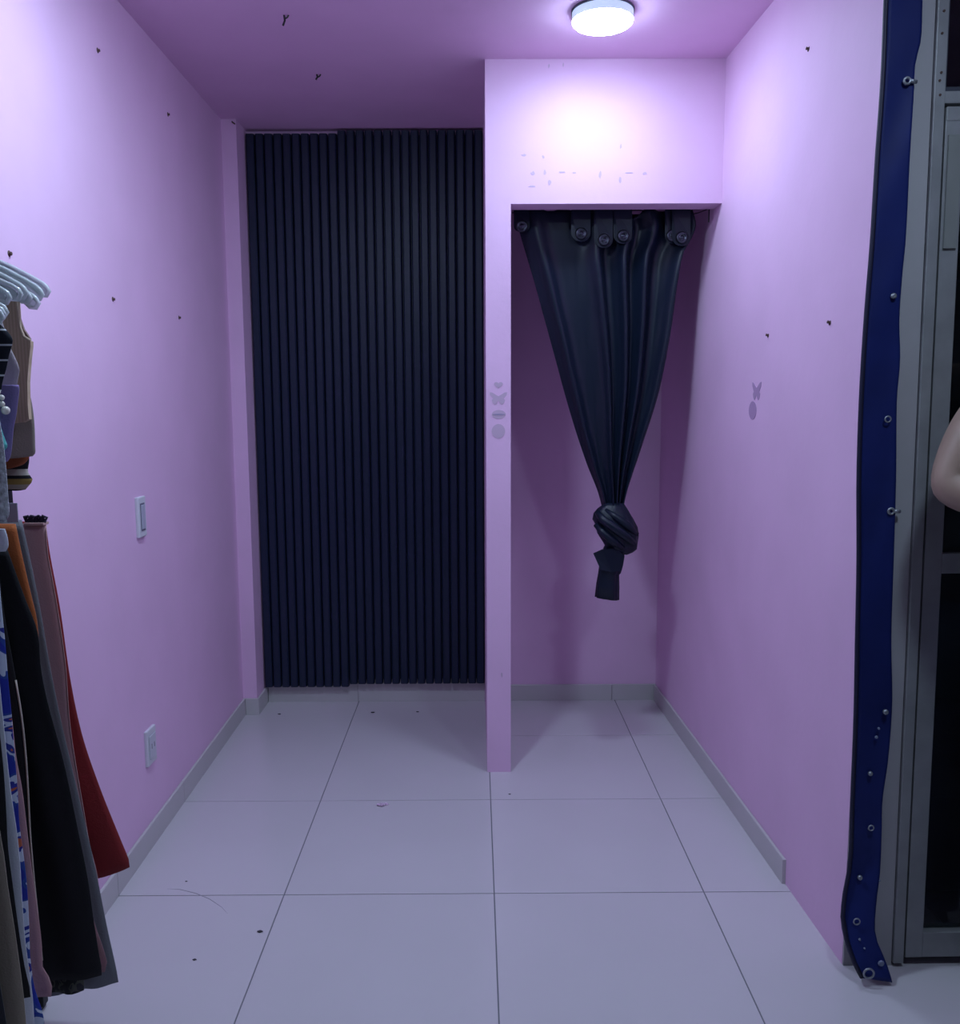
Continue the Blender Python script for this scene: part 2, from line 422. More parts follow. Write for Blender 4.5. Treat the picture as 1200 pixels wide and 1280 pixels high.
# ------------------------------------------------------------------ screws, plugs and marks
def plug(p, n, r, ln, label, group=None):
    """old screw / plug sticking out of a surface along n"""
    n = Vector(n).normalized(); q = n.to_track_quat('Z', 'Y').to_matrix().to_4x4()
    bm = lathe(bmesh.new(), [(0, -.001), (r*1.5, -.0008), (r*1.4, .0006), (r*.8, .001), (r*.6, ln*.5), (r*.9, ln*.8), (r*.7, ln), (0, ln)], 10, Matrix.Translation(p) @ q)
    return tag(obj('wall_plug', bm, HOLE, None, True), label, 'wall plug', group)
GL = 'old screws left in the left wall'; GR = 'old screws left in the right wall'
lw = [(122, 63, 'rusty screw high on the left wall, nearest the hanging clothes side of the ceiling'), (212, 143, 'small rusty screw high on the left wall, toward the pilaster'),
      (8, 317, 'dark plug in the left wall just above the clear hangers'), (141, 374, 'rusty screw in the left wall between hangers and pilaster, the larger of two'),
      (226, 397, 'rusty screw in the left wall at hanger height, nearer the pilaster')]
for u, v, lb in lw:
    p = atX(u, v, -1.037); plug((xl(p.y), p.y, p.z), (1, 0, 0), .005, .006, lb, GL)
for u, v, lb in [(1008, 61, 'dark screw high on the right wall near the ceiling'), (961, 419, 'dark bent screw in the right wall above the butterfly sticker'),
                 (1031, 403, 'rusty screw in the right wall beside the blue strip')]:
    p = atX(u, v, .885); plug((xr(p.y), p.y, p.z), (-1, 0, .2), .005, .007, lb, GR)
for u, v, ln, lb in [(355, 19, .03, 'dark wire hook hanging from the ceiling, the longer of two'), (396, 93, .018, 'short dark wire stub hanging from the ceiling')]:
    p = atZ(u, v, CZ); bm = tube(bmesh.new(), [(p.x, p.y, CZ+.001), (p.x+.002, p.y, CZ-ln*.5), (p.x-.004, p.y, CZ-ln)], .0032, 6)
    tube(bm, [(p.x+.014, p.y, CZ+.001), (p.x+.010, p.y, CZ-.006), (p.x+.002, p.y, CZ-.010)], .0025, 6)
    tag(obj('ceiling_hook', bm, BLACKM), lb, 'hook')
p = atY(290, 152, 3.857); bm = tube(bmesh.new(), [(p.x, 3.858, p.z), (p.x+.005, 3.848, p.z-.006), (p.x+.012, 3.856, p.z-.010)], .003, 6)
tag(obj('wire_stub', bm, HOLE), 'tiny bent wire stub at the top of the pilaster', 'wire')
# paint chips on the lintel and partition: thin flakes of filler
CHIPM = mat('paint_chip', (.58, .42, .58), .8)
def chip(p, wd, ht, ax, ma, label, group):
    bm = bmesh.new(); n = 9; A = []; B = []
    for k in range(n):
        a = 2*PI*k/n; r = 1+random.uniform(-.35, .3)
        A.append((math.cos(a)*wd/2*r, math.sin(a)*ht/2*r))
    va = [bm.verts.new((p[0]+a, p[1]-.0012, p[2]+b)) for a, b in A]; vb = [bm.verts.new((p[0]+a, p[1]+.0004, p[2]+b)) for a, b in A]
    bm.faces.new(va[::-1]); bm.faces.new(vb)
    for k in range(n): bm.faces.new((va[k], va[(k+1) % n], vb[(k+1) % n], vb[k]))
    return tag(obj('paint_chip', bm, ma), label, 'paint chip', group)
for u, v, a, b in [(655, 194, 7, 3), (679, 196, 3, 4), (666, 217, 5, 5), (681, 216, 3, 7), (687, 228, 4, 6), (665, 233, 8, 2), (703, 215, 8, 2), (718, 216, 4, 2), (750, 219, 3, 9),
                   (776, 183, 3, 6), (775, 225, 3, 6), (787, 216, 11, 2), (806, 217, 5, 3), (686, 83, 2, 5), (704, 81, 2, 6)]:
    p = atY(u, v, YF); chip(p, a/345, b/345, 0, CHIPM, 'small greyish paint chip scar on the pink lintel', 'paint chips on the lintel')
# faint rubbed arc on the tiles before the skirting
P = []
for u, v in [(205, 1111), (225, 1112), (245, 1117), (262, 1124), (277, 1134), (288, 1146)]: P.append(tuple(atZ(u, v, -.0006)))
tag(obj('floor_scuff', tube(bmesh.new(), P, [.0005, .0016, .002, .0016, .0012, .0005], 6), mat('scuff', (.36, .34, .38), .5)), 'faint curved scuff on the floor tiles near the trouser hems', 'scuff')
p = atY(627, 843, YF); chip(p, .006, .02, 0, CHIPM, 'small dark scuff low on the front edge of the pink partition', None)

# stickers
def flat_sticker(name, outline, org, ex, nrm, ma, label):
    bm = bmesh.new(); ez = Vector((0, 0, 1)); n = Vector(nrm)
    A = [bm.verts.new(org+ex*a+ez*b+n*.0012) for a, b in outline]; B = [bm.verts.new(org+ex*a+ez*b-n*.0003) for a, b in outline]
    bm.faces.new(A); bm.faces.new(B[::-1])
    for i in range(len(A)): bm.faces.new((A[i], B[i], B[(i+1) % len(A)], A[(i+1) % len(A)]))
    return tag(obj(name, bm, ma), label, 'sticker')
def ell(a, b, n=24): return [(a*math.cos(2*PI*k/n), b*math.sin(2*PI*k/n)) for k in range(n)]
def butterfly(s, h):
    half = [(0, .35), (.25, .55), (.7, .95), (1.0, 1.0), (.95, .55), (.72, .15), (.62, -.05), (.78, -.3), (.66, -.75), (.42, -1.0), (.2, -.8), (.06, -.45)]
    return [(x*s, z*h) for x, z in half]+[(-x*s, z*h) for x, z in half[::-1] if x > 0]
EX = Vector((1, 0, 0)); NY = (0, -1, 0)
heart = []
for k in range(28):
    t = 2*PI*k/28; heart.append((16*math.sin(t)**3/16*.016, (13*math.cos(t)-5*math.cos(2*t)-2*math.cos(3*t)-math.cos(4*t))/16*.013))
flat_sticker('heart_sticker', heart, atY(623, 481, YF), EX, NY, STICKG, 'faded grey heart sticker on the partition edge')
flat_sticker('butterfly_sticker', butterfly(.031, .022), atY(623, 498, YF), EX, NY, STICKG, 'faded grey butterfly sticker on the partition edge')
flat_sticker('lip_sticker', ell(.025, .016), atY(623.5, 518, YF), EX, NY, STICKG, 'faded oval sticker between butterfly and round sticker on the partition')
o = flat_sticker('round_sticker', ell(.024, .026), atY(623, 539, YF), EX, NY, STICKG, 'faded grey round sticker, lowest on the partition edge')
for nm, us, c in (('lip_line', (.022, .003), (623.5, 518)), ):
    bm = bmesh.new(); p = atY(*c, YF); pts = ell(*us)
    A = [bm.verts.new((p.x+a, YF-.0022, p.z+b)) for a, b in pts]; B = [bm.verts.new((p.x+a, YF-.001, p.z+b)) for a, b in pts]
    bm.faces.new(A[::-1]); bm.faces.new(B)
    for i in range(len(A)): bm.faces.new((A[i], A[(i+1) % len(A)], B[(i+1) % len(A)], B[i]))
    ob = obj(nm, bm, mat('sticker_line', (.36, .31, .46), .6), D.objects['lip_sticker'])
bt = Vector((XRb-XRa, YRb-YRa, 0)).normalized(); nr = Vector((-bt.y, bt.x, 0))
def onr(u, v):
    p = atX(u, v, .88); 
    for _ in range(4): p = atX(u, v, xr(p.y))
    return p
flat_sticker('butterfly_sticker', butterfly(.040, .028), onr(946, 489), bt, nr, STICK, 'mauve butterfly sticker on the right wall')
flat_sticker('oval_sticker', ell(.034, .029), onr(941, 513), bt, nr, STICK, 'mauve round sticker under the butterfly on the right wall')

# ------------------------------------------------------------------ blue tarpaulin strip
tarp = thing('tarpaulin_strip', 'blue tarpaulin strip with metal eyelets hanging over the end of the pink wall', 'tarpaulin', (0, 0, 0))
TL = [(-170, 1113), (0, 1105), (100, 1101), (200, 1094), (300, 1088), (400, 1080), (500, 1074), (600, 1071), (700, 1071), (800, 1069), (900, 1067), (1000, 1063), (1080, 1060), (1120, 1053), (1150, 1051), (1180, 1057), (1205, 1066), (1222, 1075)]
TR = [(-170, 1160), (0, 1153), (50, 1151), (80, 1144), (120, 1142), (200, 1137), (300, 1132), (340, 1128), (400, 1124), (450, 1125), (500, 1121), (600, 1120), (700, 1117), (800, 1114), (880, 1115), (950, 1110), (1000, 1103), (1040, 1102), (1090, 1100), (1130, 1095), (1165, 1094), (1190, 1104), (1210, 1112), (1230, 1117)]
def tarp_y(v): return 2.034 - (0 if v < 1080 else .075*((v-1080)/150)**1.3)
vsl = [-170+14*k for k in range(101)]; vsl = [v for v in vsl if v < 1222]+[1222]
bm = bmesh.new(); g = []
for v in vsl:
    row = []
    l = smooth_interp(TL, v); r = smooth_interp(TR, v)
    for i in range(15):
        u = i/14; vv = v+6*u*(max(0, v-1100)/120)
        y = tarp_y(v) + .004*math.sin(v*.014+u*2)*u + .0015*math.sin(v*.04+u*4) + .010*max(0, 1-u*7)
        p = atY(l+(r-l)*u, vv, y); row.append(bm.verts.new(p))
    g.append(row)
for j in range(len(g)-1):
    for i in range(14): bm.faces.new((g[j][i], g[j][i+1], g[j+1][i+1], g[j+1][i]))
tb = obj('sheet', bm, TARP, tarp, True); so = tb.modifiers.new('thick', 'SOLIDIFY'); so.thickness = .002; so.offset = 0
# rolled hem along the left edge
P = []
for v in vsl[::2]:
    p = atY(smooth_interp(TL, v)+2.5, v, tarp_y(v)-.001); P.append(tuple(p))
obj('rolled_hem', tube(bmesh.new(), P, .0055, 8), TARPE, tarp, True)
def ringm(p, R, r, n=20):
    pts = [(p.x+R*math.cos(2*PI*k/n), p.y, p.z+R*math.sin(2*PI*k/n)) for k in range(n)]
    return tube(bmesh.new(), pts, r, 6, True)
for u, v, R in [(1110, 524, .0065), (1089, 1035, .0062), (1071, 1152, .0075), (1086, 1217, .012)]:
    obj('eyelet', ringm(atY(u, v, tarp_y(v)-.010), R, .0018 if R < .01 else .0026), STEEL, tarp, True)
for u, v, R in [(1117, 370, .0065), (1107, 890, .0065), (1088, 967, .0055), (1075, 1097, .006)]:
    p = atY(u, v, tarp_y(v)-.006)
    bm = lathe(bmesh.new(), [(0, -.002), (R, -.002), (R, .002), (R*.6, .005), (R*.3, .0045), (0, .004)], 16, Matrix.Translation(p) @ Matrix.Rotation(PI/2, 4, 'X'))
    obj('washer', bm, STEEL, tarp, True)
for u, v in [(1134, 101), (1114, 639)]:
    p = atY(u, v, tarp_y(v)-.008); bm = ringm(p, .0065, .003)
    tube(bm, [(p.x+.006, p.y, p.z), (p.x+.022, p.y+.004, p.z-.001)], .0045, 8)
    obj('tie_loop', bm, STEEL, tarp, True)
# faint dried paint specks on the tarpaulin
for u, v, r in [(1099, 911, 2), (1096, 922, 2.5), (1100, 1101, 1.6), (1075, 1175, 2), (1102, 1205, 5), (1081, 1186, 1.5)]:
    p = atY(u, v, tarp_y(v)-.007); bm = lathe(bmesh.new(), [(0, -.003), (r*.0016, -.003), (r*.0012, .0006), (0, .001)], 8, Matrix.Translation(p) @ Matrix.Rotation(PI/2, 4, 'X'))
    obj('paint_speck', bm, mat('speck', (.20, .23, .34), .8), tarp)

# ------------------------------------------------------------------ metal framed glass door
DY = 2.052
LEAN = -.0105
fr = thing('door_frame', 'worn grey metal door frame with transom glass beside the wall end', 'door frame', (0, 0, 0))
def dz(v, u=1185): return atY(u, v, DY).z
zt0, zt1 = dz(140), dz(122)         # transom bar
obj('jamb', bx(1.0215, 1.0465, 2.035, 2.115, 0, CZ, bev=.002), ALU, fr)
obj('jamb', bx(1.945, 1.98, 2.035, 2.115, 0, CZ, bev=.002), ALU, fr)
obj('transom', bx(1.0465, 1.945, 2.042, 2.11, zt0+.004, zt1, bev=.002), ALU, fr)
obj('transom_bead', bx(1.0465, 1.06, 2.06, 2.09, zt1, CZ-.001), mat('dark_bead', (.05, .055, .08), .5), fr)
obj('transom_bead', bx(1.06, 1.945, 2.06, 2.09, zt1, zt1+.014), mat('dark_bead', (.05, .055, .08), .5), fr)
obj('transom_glass', bx(1.06, 1.945, 2.072, 2.078, zt1+.014, CZ-.001), GLASS, fr)
obj('weather_strip', bx(1.0467, 1.0510, 2.06, 2.085, .012, zt0), RUBBER, fr)
do = thing('glass_door', 'grey metal framed glass door beside the wall end with blue strip', 'door', (0, 0, 0))
dz1 = zt0-.004; dzb = dz(160)
x0, x1 = 1.0525, 1.942
obj('stile', bx(x0, x0+.042, 2.040, 2.085, .012, dz1, bev=.002), ALU, do)
obj('stile', bx(x1-.042, x1, 2.040, 2.085, .012, dz1, bev=.002), ALU, do)
obj('top_rail', bx(x0+.001, x1-.001, 2.0385, 2.086, dzb, dz1+.001, bev=.002), ALU, do)
obj('middle_rail', bx(x0+.042, x1-.042, 2.0405, 2.084, dz(722, 1172), dz(697, 1175), bev=.002), ALU, do)
obj('bottom_rail', bx(x0+.042, x1-.042, 2.0405, 2.084, .012, dz(1168, 1147), bev=.002), ALU, do)
obj('glazing_bead', bx(x0+.006, x0+.034, 2.034, 2.0398, 1.72, dzb-.03), ALUL, do)
obj('glass_pane', bx(x0+.0425, x1-.0425, 2.060, 2.066, dz(697, 1175), dzb), GLASS, do)
obj('glass_pane', bx(x0+.0425, x1-.0425, 2.060, 2.066, dz(1168, 1147), dz(722, 1172)), GLASS, do)
hb = bmesh.new(); tube(hb, [(x1-.03, 2.04, 1.0), (x1-.03, 1.99, 1.0), (x1-.03, 1.99, 1.25), (x1-.03, 2.04, 1.25)], .009, 10)
obj('pull_handle', hb, STEEL, do, True)

for q in (fr, do): q.location.x = .006; q.rotation_euler.y = LEAN      # the whole set stands slightly out of plumb
for u, v in [(1180, 20), (1177.5, 48), (1176.5, 97), (1174.5, 107), (1175, 125)]:
    p = atY(u, v, 2.034); p.x -= LEAN*p.z+.006
    obj('screw', lathe(bmesh.new(), [(0, -.003), (.003, -.003), (.0026, .001), (0, .0012)], 10, Matrix.Translation(p) @ Matrix.Rotation(PI/2, 4, 'X')), HOLE, fr)

# ------------------------------------------------------------------ floor litter
p = atZ(478, 1007, 0)
bm = bmesh.new()
for k, (dx, dy2, a, b, c) in enumerate([(-.008, 0, .014, .008, .004), (.010, .006, .012, .006, .003), (.0, -.004, .010, .007, .005)]):
    r = bmesh.ops.create_icosphere(bm, subdivisions=2, radius=1)
    for v in r['verts']:
        n = 1+.35*math.sin(v.co.x*5+k)*math.cos(v.co.y*6+v.co.z*4); v.co = Vector((p.x+dx+v.co.x*a*n, p.y+dy2+v.co.y*b*n, max(.0003, c+v.co.z*c*n)))
tag(obj('paint_flake', bm, mat('flake', (.72, .50, .70), .7, noise=.5, nscale=160)), 'crumpled pink and white paint flake lying on the floor tiles', 'debris')
for u, v, r, lb in [(466, 891, .006, 'dark crumb on the floor in front of the black slats'), (522, 890, .0045, 'smaller dark crumb on the floor in front of the black slats, nearer the partition'),
                    (349, 893, .005, 'dark crumb on the floor beside the pilaster'), (637, 993, .003, 'tiny dark speck on the floor before the partition foot'),
                    (325, 1165, .005, 'dark grey crumb on the floor near a tile joint facing the hanging clothes'), (243, 1200, .0035, 'small grey crumb on the floor nearest the trouser hems'),
                    (233, 1102, .0025, 'tiny dark speck on the floor near the left skirting')]:
    p = atZ(u, v, 0); bm = bmesh.new(); rr = bmesh.ops.create_icosphere(bm, subdivisions=2, radius=1)
    for vv in rr['verts']:
        n = 1+.3*math.sin(vv.co.x*4+u)*math.cos(vv.co.y*5); vv.co = Vector((p.x+vv.co.x*r*1.5*n, p.y+vv.co.y*r*n, max(.0002, r*.4+vv.co.z*r*.4)))
    tag(obj('floor_crumb', bm, mat('crumb', (.05, .045, .055), .8)), lb, 'debris')

# ------------------------------------------------------------------ clothes rack
RX = -1.022
rk = thing('clothes_rack', 'black metal two-tier clothes rack behind the hanging garments', 'clothes rack', (0, 0, 0))
for y in (1.907, .93): obj('upright', bx(RX-.018, RX+.018, y-.012, y+.012, .012, 1.83, bev=.002), BLACKM, rk)
for z in (1.775, 1.178):
    obj('rail', tube(bmesh.new(), [(RX, .93, z), (RX, 1.905, z)], .0125 if z > 1.5 else .0075, 12), BLACKM, rk, True)
for y in (1.907, .93): obj('foot', bx(RX-.24, RX+.012, y-.015, y+.015, 0, .024, bev=.003), BLACKM, rk)

LG = 'trousers and skirts on the lower rail'; UG = 'tops on the upper rail'
def garment(name, label, cat, Y, edge, mats, hem=None, left=-1.27, thick=.012, folds=7, amp=.006, top=None, group=None, seam=None, off=0., parts=()):
    """hanging cloth seen from its edge: right outline given by picture points at depth Y, left outline mirrored round the rail.
    edge: list (v, u) from top to hem. hem: extra drop toward the rail, metres."""
    t = thing(name, label, cat, (RX, Y, 0), 0, group)
    vs_ = sorted(edge); v0, v1 = vs_[0][0], vs_[-1][0]
    NVv, NUu = 44, 36; bm = bmesh.new(); Fg = []; Bg = []
    xm = None
    for j in range(NVv+1):
        v = v0+(v1-v0)*j/NVv; k = j/NVv
        p = atY(smooth_interp(vs_, v), v, Y); X1 = p.x; Z1 = p.z
        Xl = max(left, 2*RX-X1) if left is None else min(RX-.03, max(left, 2*RX-X1))
        fr_, br_ = [], []
        for i in range(NUu+1):
            u = i/NUu; x = Xl+(X1-Xl)*u
            z = Z1
            if hem and k > .8: z -= hem*(1-u)*((k-.8)/.2)
            if k > .9: z += .002*math.sin(u*11+off)*(k-.9)/.1
            prof = math.sqrt(max(0, 1-(2*u-1)**8))
            fo = amp*(.25+.9*k)*(math.sin(u*folds*2*PI+off+1.3*math.sin(k*3+off))+.4*math.sin(u*folds*4.4+off*2+k*2))*(prof)
            fr_.append(bm.verts.new((x-RX, -thick/2*prof-.0006+fo, z))); br_.append(bm.verts.new((x-RX, thick/2*prof+.0006+fo, z)))
        Fg.append(fr_); Bg.append(br_)
    for j in range(NVv):
        for i in range(NUu):
            bm.faces.new((Fg[j][i], Fg[j][i+1], Fg[j+1][i+1], Fg[j+1][i])); bm.faces.new((Bg[j][i], Bg[j+1][i], Bg[j+1][i+1], Bg[j][i+1]))
        bm.faces.new((Fg[j][0], Fg[j+1][0], Bg[j+1][0], Bg[j][0])); bm.faces.new((Fg[j][NUu], Bg[j][NUu], Bg[j+1][NUu], Fg[j+1][NUu]))
    for i in range(NUu):
        bm.faces.new((Fg[0][i], Bg[0][i], Bg[0][i+1], Fg[0][i+1])); bm.faces.new((Fg[NVv][i], Fg[NVv][i+1], Bg[NVv][i+1], Bg[NVv][i]))
    body = obj('cloth', bm, mats, t, True)
    if group == LG:     # wire loop over the lower rail and a bar clamping the waist
        zt = max(v.co.z for v in body.data.vertices); pts = [(0, 0, zt-.012)]
        for q in range(13):
            a = -PI/2+2*PI*q/13*.93; pts.append((.019*math.cos(a), 0, 1.178+.019*math.sin(a)))
        bmh = tube(bmesh.new(), pts, .0018, 6); tube(bmh, [(-.075, -.002, zt-.010), (.06, -.002, zt-.010)], .0035, 6)
        obj('clip_hanger', bmh, STEEL, t, True)
    if group == UG:     # narrow straps looped over the hanger bar
        zt = max(v.co.z for v in body.data.vertices)
        for q in (-.05, .05):
            obj('strap', tube(bmesh.new(), [(q*1.2, 0, zt-.010), (q, -.012, zt+.02), (q, -.012, 1.640)], .0035, 6), mats, t, True)
    if seam:   # bound edge along the right outline, hem or waist: (from v, to v, radius, material)
        for (nm, a, b, r, ma) in seam:
            P = []
            for q in range(25):
                v = a+(b-a)*q/24; p = atY(smooth_interp(vs_, v), v, Y); P.append((p.x-RX, -thick*.1, p.z))
            obj(nm, tube(bmesh.new(), P, r, 6), ma, t, True)
    return t

def waist(t, Y, u0, u1, v, h, ma, name='waistband', thick=.016):
    a = atY(u0, v, Y); b = atY(u1, v, Y)
    return obj(name, bx(min(a.x, 2*RX-b.x)-RX if u0 is None else a.x-RX, b.x-RX, -thick/2, thick/2, a.z-h, a.z, bev=.003), ma, t)

cb = lambda n, c, **k: mat('cloth_'+n, c, k.pop('rough', .85), sheen=k.pop('sheen', .1), bump=k.pop('bump', .25), bscale=k.pop('bscale', 260), **k)
RED = cb('red', (.26, .018, .022)); PNK = cb('dusty_pink', (.56, .31, .33)); GRY = cb('grey', (.175, .18, .205)); BLK = cb('black', (.006, .006, .009), sheen=.02)
ORG = cb('orange', (.46, .12, .03)); CRM = cb('cream', (.48, .42, .36)); KHK = cb('khaki', (.30, .255, .20)); WHT = cb('white', (.62, .64, .72)); LIL = cb('lilac', (.26, .19, .42))
TAU = cb('taupe', (.34, .275, .24)); SHR = cb('sheer_rose', (.50, .43, .48)); TEA = cb('teal', (.10, .42, .42)); RUS = cb('rust', (.36, .10, .04)); DRK = cb('charcoal', (.02, .021, .03)); MAU = cb('mauve', (.30, .15, .17))
BEI = stripes('cloth_rib_beige', [(0, (.46, .34, .24)), (.5, (.60, .45, .33)), (1., (.44, .32, .22))], 150, 'X', bumpy=True)
NAV = stripes('cloth_navy_stripe', [(0, (.008, .009, .02)), (.88, (.55, .55, .6))], 38, 'Z')
STR = stripes('cloth_bold_stripe', [(0, (.010, .010, .016)), (.42, (.42, .36, .30)), (.56, (.36, .25, .07)), (.72, (.010, .010, .016)), (.82, (.50, .44, .40))], 13.5, 'Z')
BLU = blotches('cloth_blue_floral', [(0, (.012, .025, .30)), (.46, (.02, .06, .30)), (.51, (.55, .60, .72)), (.60, (.02, .03, .26)), (.66, (.50, .12, .06))], 15)
CAM = blotches('cloth_dark_print', [(0, (.012, .014, .016)), (.52, (.07, .075, .06)), (.62, (.02, .02, .03))], 40)
KNT = mat('cloth_white_knit', (.56, .58, .64), .9, bump=1., bscale=160, noise=.35, nscale=120)

g = garment('red_skirt', 'dark red flared skirt, nearest the pink wall on the lower rail', 'skirt', 1.862,
            [(652, 57), (690, 62), (760, 75), (850, 88), (920, 103), (985, 125), (1050, 151), (1074, 161), (1083, 162)], RED, hem=.17, group=LG, off=.4, folds=3, amp=.004)
g = garment('pink_trousers', 'dusty pink high-waisted trousers in front of the red skirt', 'trousers', 1.825,
            [(655, 58), (690, 59.5), (720, 65), (760, 72), (830, 82), (900, 87), (950, 94), (1020, 106), (1060, 113), (1095, 122), (1150, 126)], PNK, group=LG, off=1.2, folds=3, amp=.005,
            seam=[('side_seam', 660, 1095, .0010, cb('pink_edge', (.52, .30, .30)))])
bm = bmesh.new()
a = atY(33, 655, 1.825); b = atY(58, 655, 1.825)
obj('waistband', bx(a.x-RX, b.x-RX, -.012, .012, a.z-.002, a.z+.004, bev=.0015), cb('pink_edge', (.52, .30, .30)), g)
# ruffled dark tie above the waistband
P = []
for k in range(60):
    s = k/59; P.append((a.x-RX+(b.x-a.x)*s+.004*math.sin(k*1.9), .004*math.cos(k*2.3)-.004, a.z+.010+.008*math.sin(k*1.15)))
obj('ruffle_tie', tube(bmesh.new(), P, .0028, 6), cb('ruffle', (.03, .018, .045)), g, True)
g = garment('grey_trousers', 'long grey wide-leg trousers in front of the dusty pink pair', 'trousers', 1.775,
            [(650, 27), (700, 38), (760, 50), (830, 62), (900, 76), (960, 90), (1020, 104), (1090, 120), (1160, 134), (1210, 145), (1228, 148)], GRY, hem=.07, group=LG, off=2.1, folds=5, amp=.007)
# price tag on the clip
a = atY(11, 628, 1.772); b = atY(27, 652, 1.772)
obj('clip_tag', bx(a.x-RX, b.x-RX, -.016, -.013, b.z, a.z, bev=.001), mat('clear_tag', (.42, .42, .52), .3, trans=.3), g)
garment('dark_print_trousers', 'dark mottled print trousers showing below the black pair', 'trousers', 1.745,
        [(660, 18), (760, 30), (900, 55), (1000, 75), (1100, 92), (1200, 103), (1237, 105)], CAM, hem=.02, group=LG, off=.9, folds=5)
garment('mauve_skirt', 'brownish mauve skirt peeking out between the black and grey trousers', 'skirt', 1.722,
        [(660, 16), (760, 28), (900, 55), (1000, 85), (1080, 104), (1150, 117), (1180, 127), (1205, 134), (1216, 131)], MAU, group=LG, off=2.7, folds=4)
g = garment('orange_trousers', 'orange flared trousers with a folded waistband on the lower rail', 'trousers', 1.695,
        [(655, 19.5), (680, 24.5), (705, 30), (740, 38), (778, 46.5), (850, 51), (950, 62), (1100, 80)], ORG, group=LG, off=.2, folds=2, amp=.004)
a = atY(6, 652, 1.695); b = atY(22, 652, 1.695)
g = garment('black_trousers', 'long plain black wide-leg trousers in front of the grey pair', 'trousers', 1.655,
        [(684, 8), (700, 14), (720, 21), (750, 32), (790, 47), (835, 51), (880, 60), (950, 79), (1040, 98), (1100, 110), (1150, 117), (1200, 125), (1214, 128), (1219, 127)], BLK, hem=.035, group=LG, off=1.6, folds=5, amp=.006)
g = garment('piped_black_trousers', 'black trousers with a thin cream side piping', 'trousers', 1.605,
        [(690, -4), (760, 4), (850, 20), (900, 28), (950, 33), (1000, 36), (1040, 38), (1090, 42), (1140, 47), (1190, 52), (1215, 55)], BLK, group=LG, off=.6, folds=5,
        seam=[('piping', 850, 1200, .0018, CRM)])
garment('rose_trousers', 'rose pink trousers reaching the lowest behind the blue floral ones', 'trousers', 1.565,
        [(690, -10), (800, 2), (900, 15), (945, 20), (990, 28), (1040, 34), (1090, 40), (1130, 46), (1180, 52), (1214, 54), (1222, 61), (1240, 66), (1247, 64)], PNK, group=LG, off=3.1, folds=4)
garment('floral_trousers', 'bright blue trousers with white and orange floral print', 'trousers', 1.525,
        [(690, -4), (750, 1), (800, 6), (850, 10), (890, 14), (940, 18), (990, 22), (1030, 24), (1060, 28), (1100, 33), (1150, 36), (1200, 38), (1240, 44), (1255, 50), (1275, 55), (1290, 55)], BLU, group=LG, off=1.9, folds=4)
garment('white_trousers', 'plain white trousers between the floral and the black ones', 'trousers', 1.485,
        [(690, -16), (820, -4), (870, 1), (920, 6), (960, 10), (1000, 15), (1040, 21), (1080, 25), (1130, 28), (1180, 32), (1210, 36), (1250, 41), (1285, 43)], WHT, group=LG, off=.1, folds=4)
garment('black_leggings', 'narrow black trousers between the white and the khaki ones', 'trousers', 1.445,
        [(690, -30), (850, -8), (920, 0), (970, 5), (1020, 8), (1060, 10), (1100, 15), (1160, 23), (1210, 31), (1240, 38), (1247, 38)], BLK, group=LG, off=2.3, folds=4)
garment('khaki_trousers', 'khaki beige trousers, the outermost light pair on the lower rail', 'trousers', 1.405,
        [(690, -50), (900, -20), (1000, -6), (1040, 0), (1070, 5), (1110, 10), (1160, 18), (1210, 25), (1250, 30), (1300, 34)], KHK, group=LG, off=1.1, folds=4)
garment('charcoal_trousers', 'charcoal trousers beside the khaki pair at the free end of the rail', 'trousers', 1.365,
        [(690, -70), (1000, -36), (1150, -12), (1230, 0), (1280, 8), (1320, 12)], DRK, group=LG, off=.8, folds=4)
garment('white_shorts', 'small white shorts hanging above the black trousers', 'shorts', 1.631,
        [(661, 6), (667, 8), (676, 10), (684, 10), (688, 7)], WHT, group=LG, off=.3, folds=2, amp=.002, thick=.006)

# tops
garment('striped_sweater', 'black, mustard and cream striped top, lowest hem of the upper rail', 'top', 1.872,
        [(430, 30), (540, 35), (575, 36.5), (590, 35), (600, 41), (604, 38), (611, 32)], STR, hem=.015, group=UG, off=.7, folds=2, amp=.002, thick=.008)
garment('rust_top', 'rust orange top whose hem shows under the taupe one', 'top', 1.853,
        [(430, 28), (540, 34), (565, 37), (573, 36), (580, 30)], RUS, hem=.04, group=UG, off=1.5, folds=2, amp=.002, thick=.008)
garment('taupe_top', 'plain taupe sleeveless top with a stitched hem', 'top', 1.832,
        [(420, 26), (460, 31), (480, 34), (505, 40), (530, 43), (560, 44), (567, 44), (571, 41)], TAU, hem=.006, group=UG, off=2.2, folds=2, amp=.002, thick=.008)
g = thing('beige_tank_top', 'beige ribbed tank top hanging from a clear hanger', 'top', (RX, 1.80, 0), 0, UG)
out = [(3, 372), (12, 370), (23, 373), (24, 385), (25, 402), (29, 417), (34, 424), (40, 427), (40, 433), (38, 450), (36, 478), (36.5, 505), (38, 524), (30, 528), (10, 530), (-60, 540)]
def slab(bm, pts, Y, th):
    A = []; B = []
    for u, v in pts:
        p = atY(u, v, Y); A.append(bm.verts.new((p.x-RX, -th, p.z))); B.append(bm.verts.new((p.x-RX, th, p.z)))
    bm.faces.new(A[::-1]); bm.faces.new(B)
    for i in range(len(A)): bm.faces.new((A[i], A[(i+1) % len(A)], B[(i+1) % len(A)], B[i]))
    return bm
out2 = out+[(-60, 420), (-52, 400), (-50, 373), (-34, 372), (-30, 400), (-8, 404), (0, 392)]
bm = slab(bmesh.new(), out2, 1.80, .006); obj('cloth', bm, BEI, g)
P = []
for u, v in [(24, 378), (24.5, 395), (26.5, 410), (31, 421), (39.5, 426.5)]:
    p = atY(u, v, 1.80); P.append((p.x-RX, -.004, p.z))
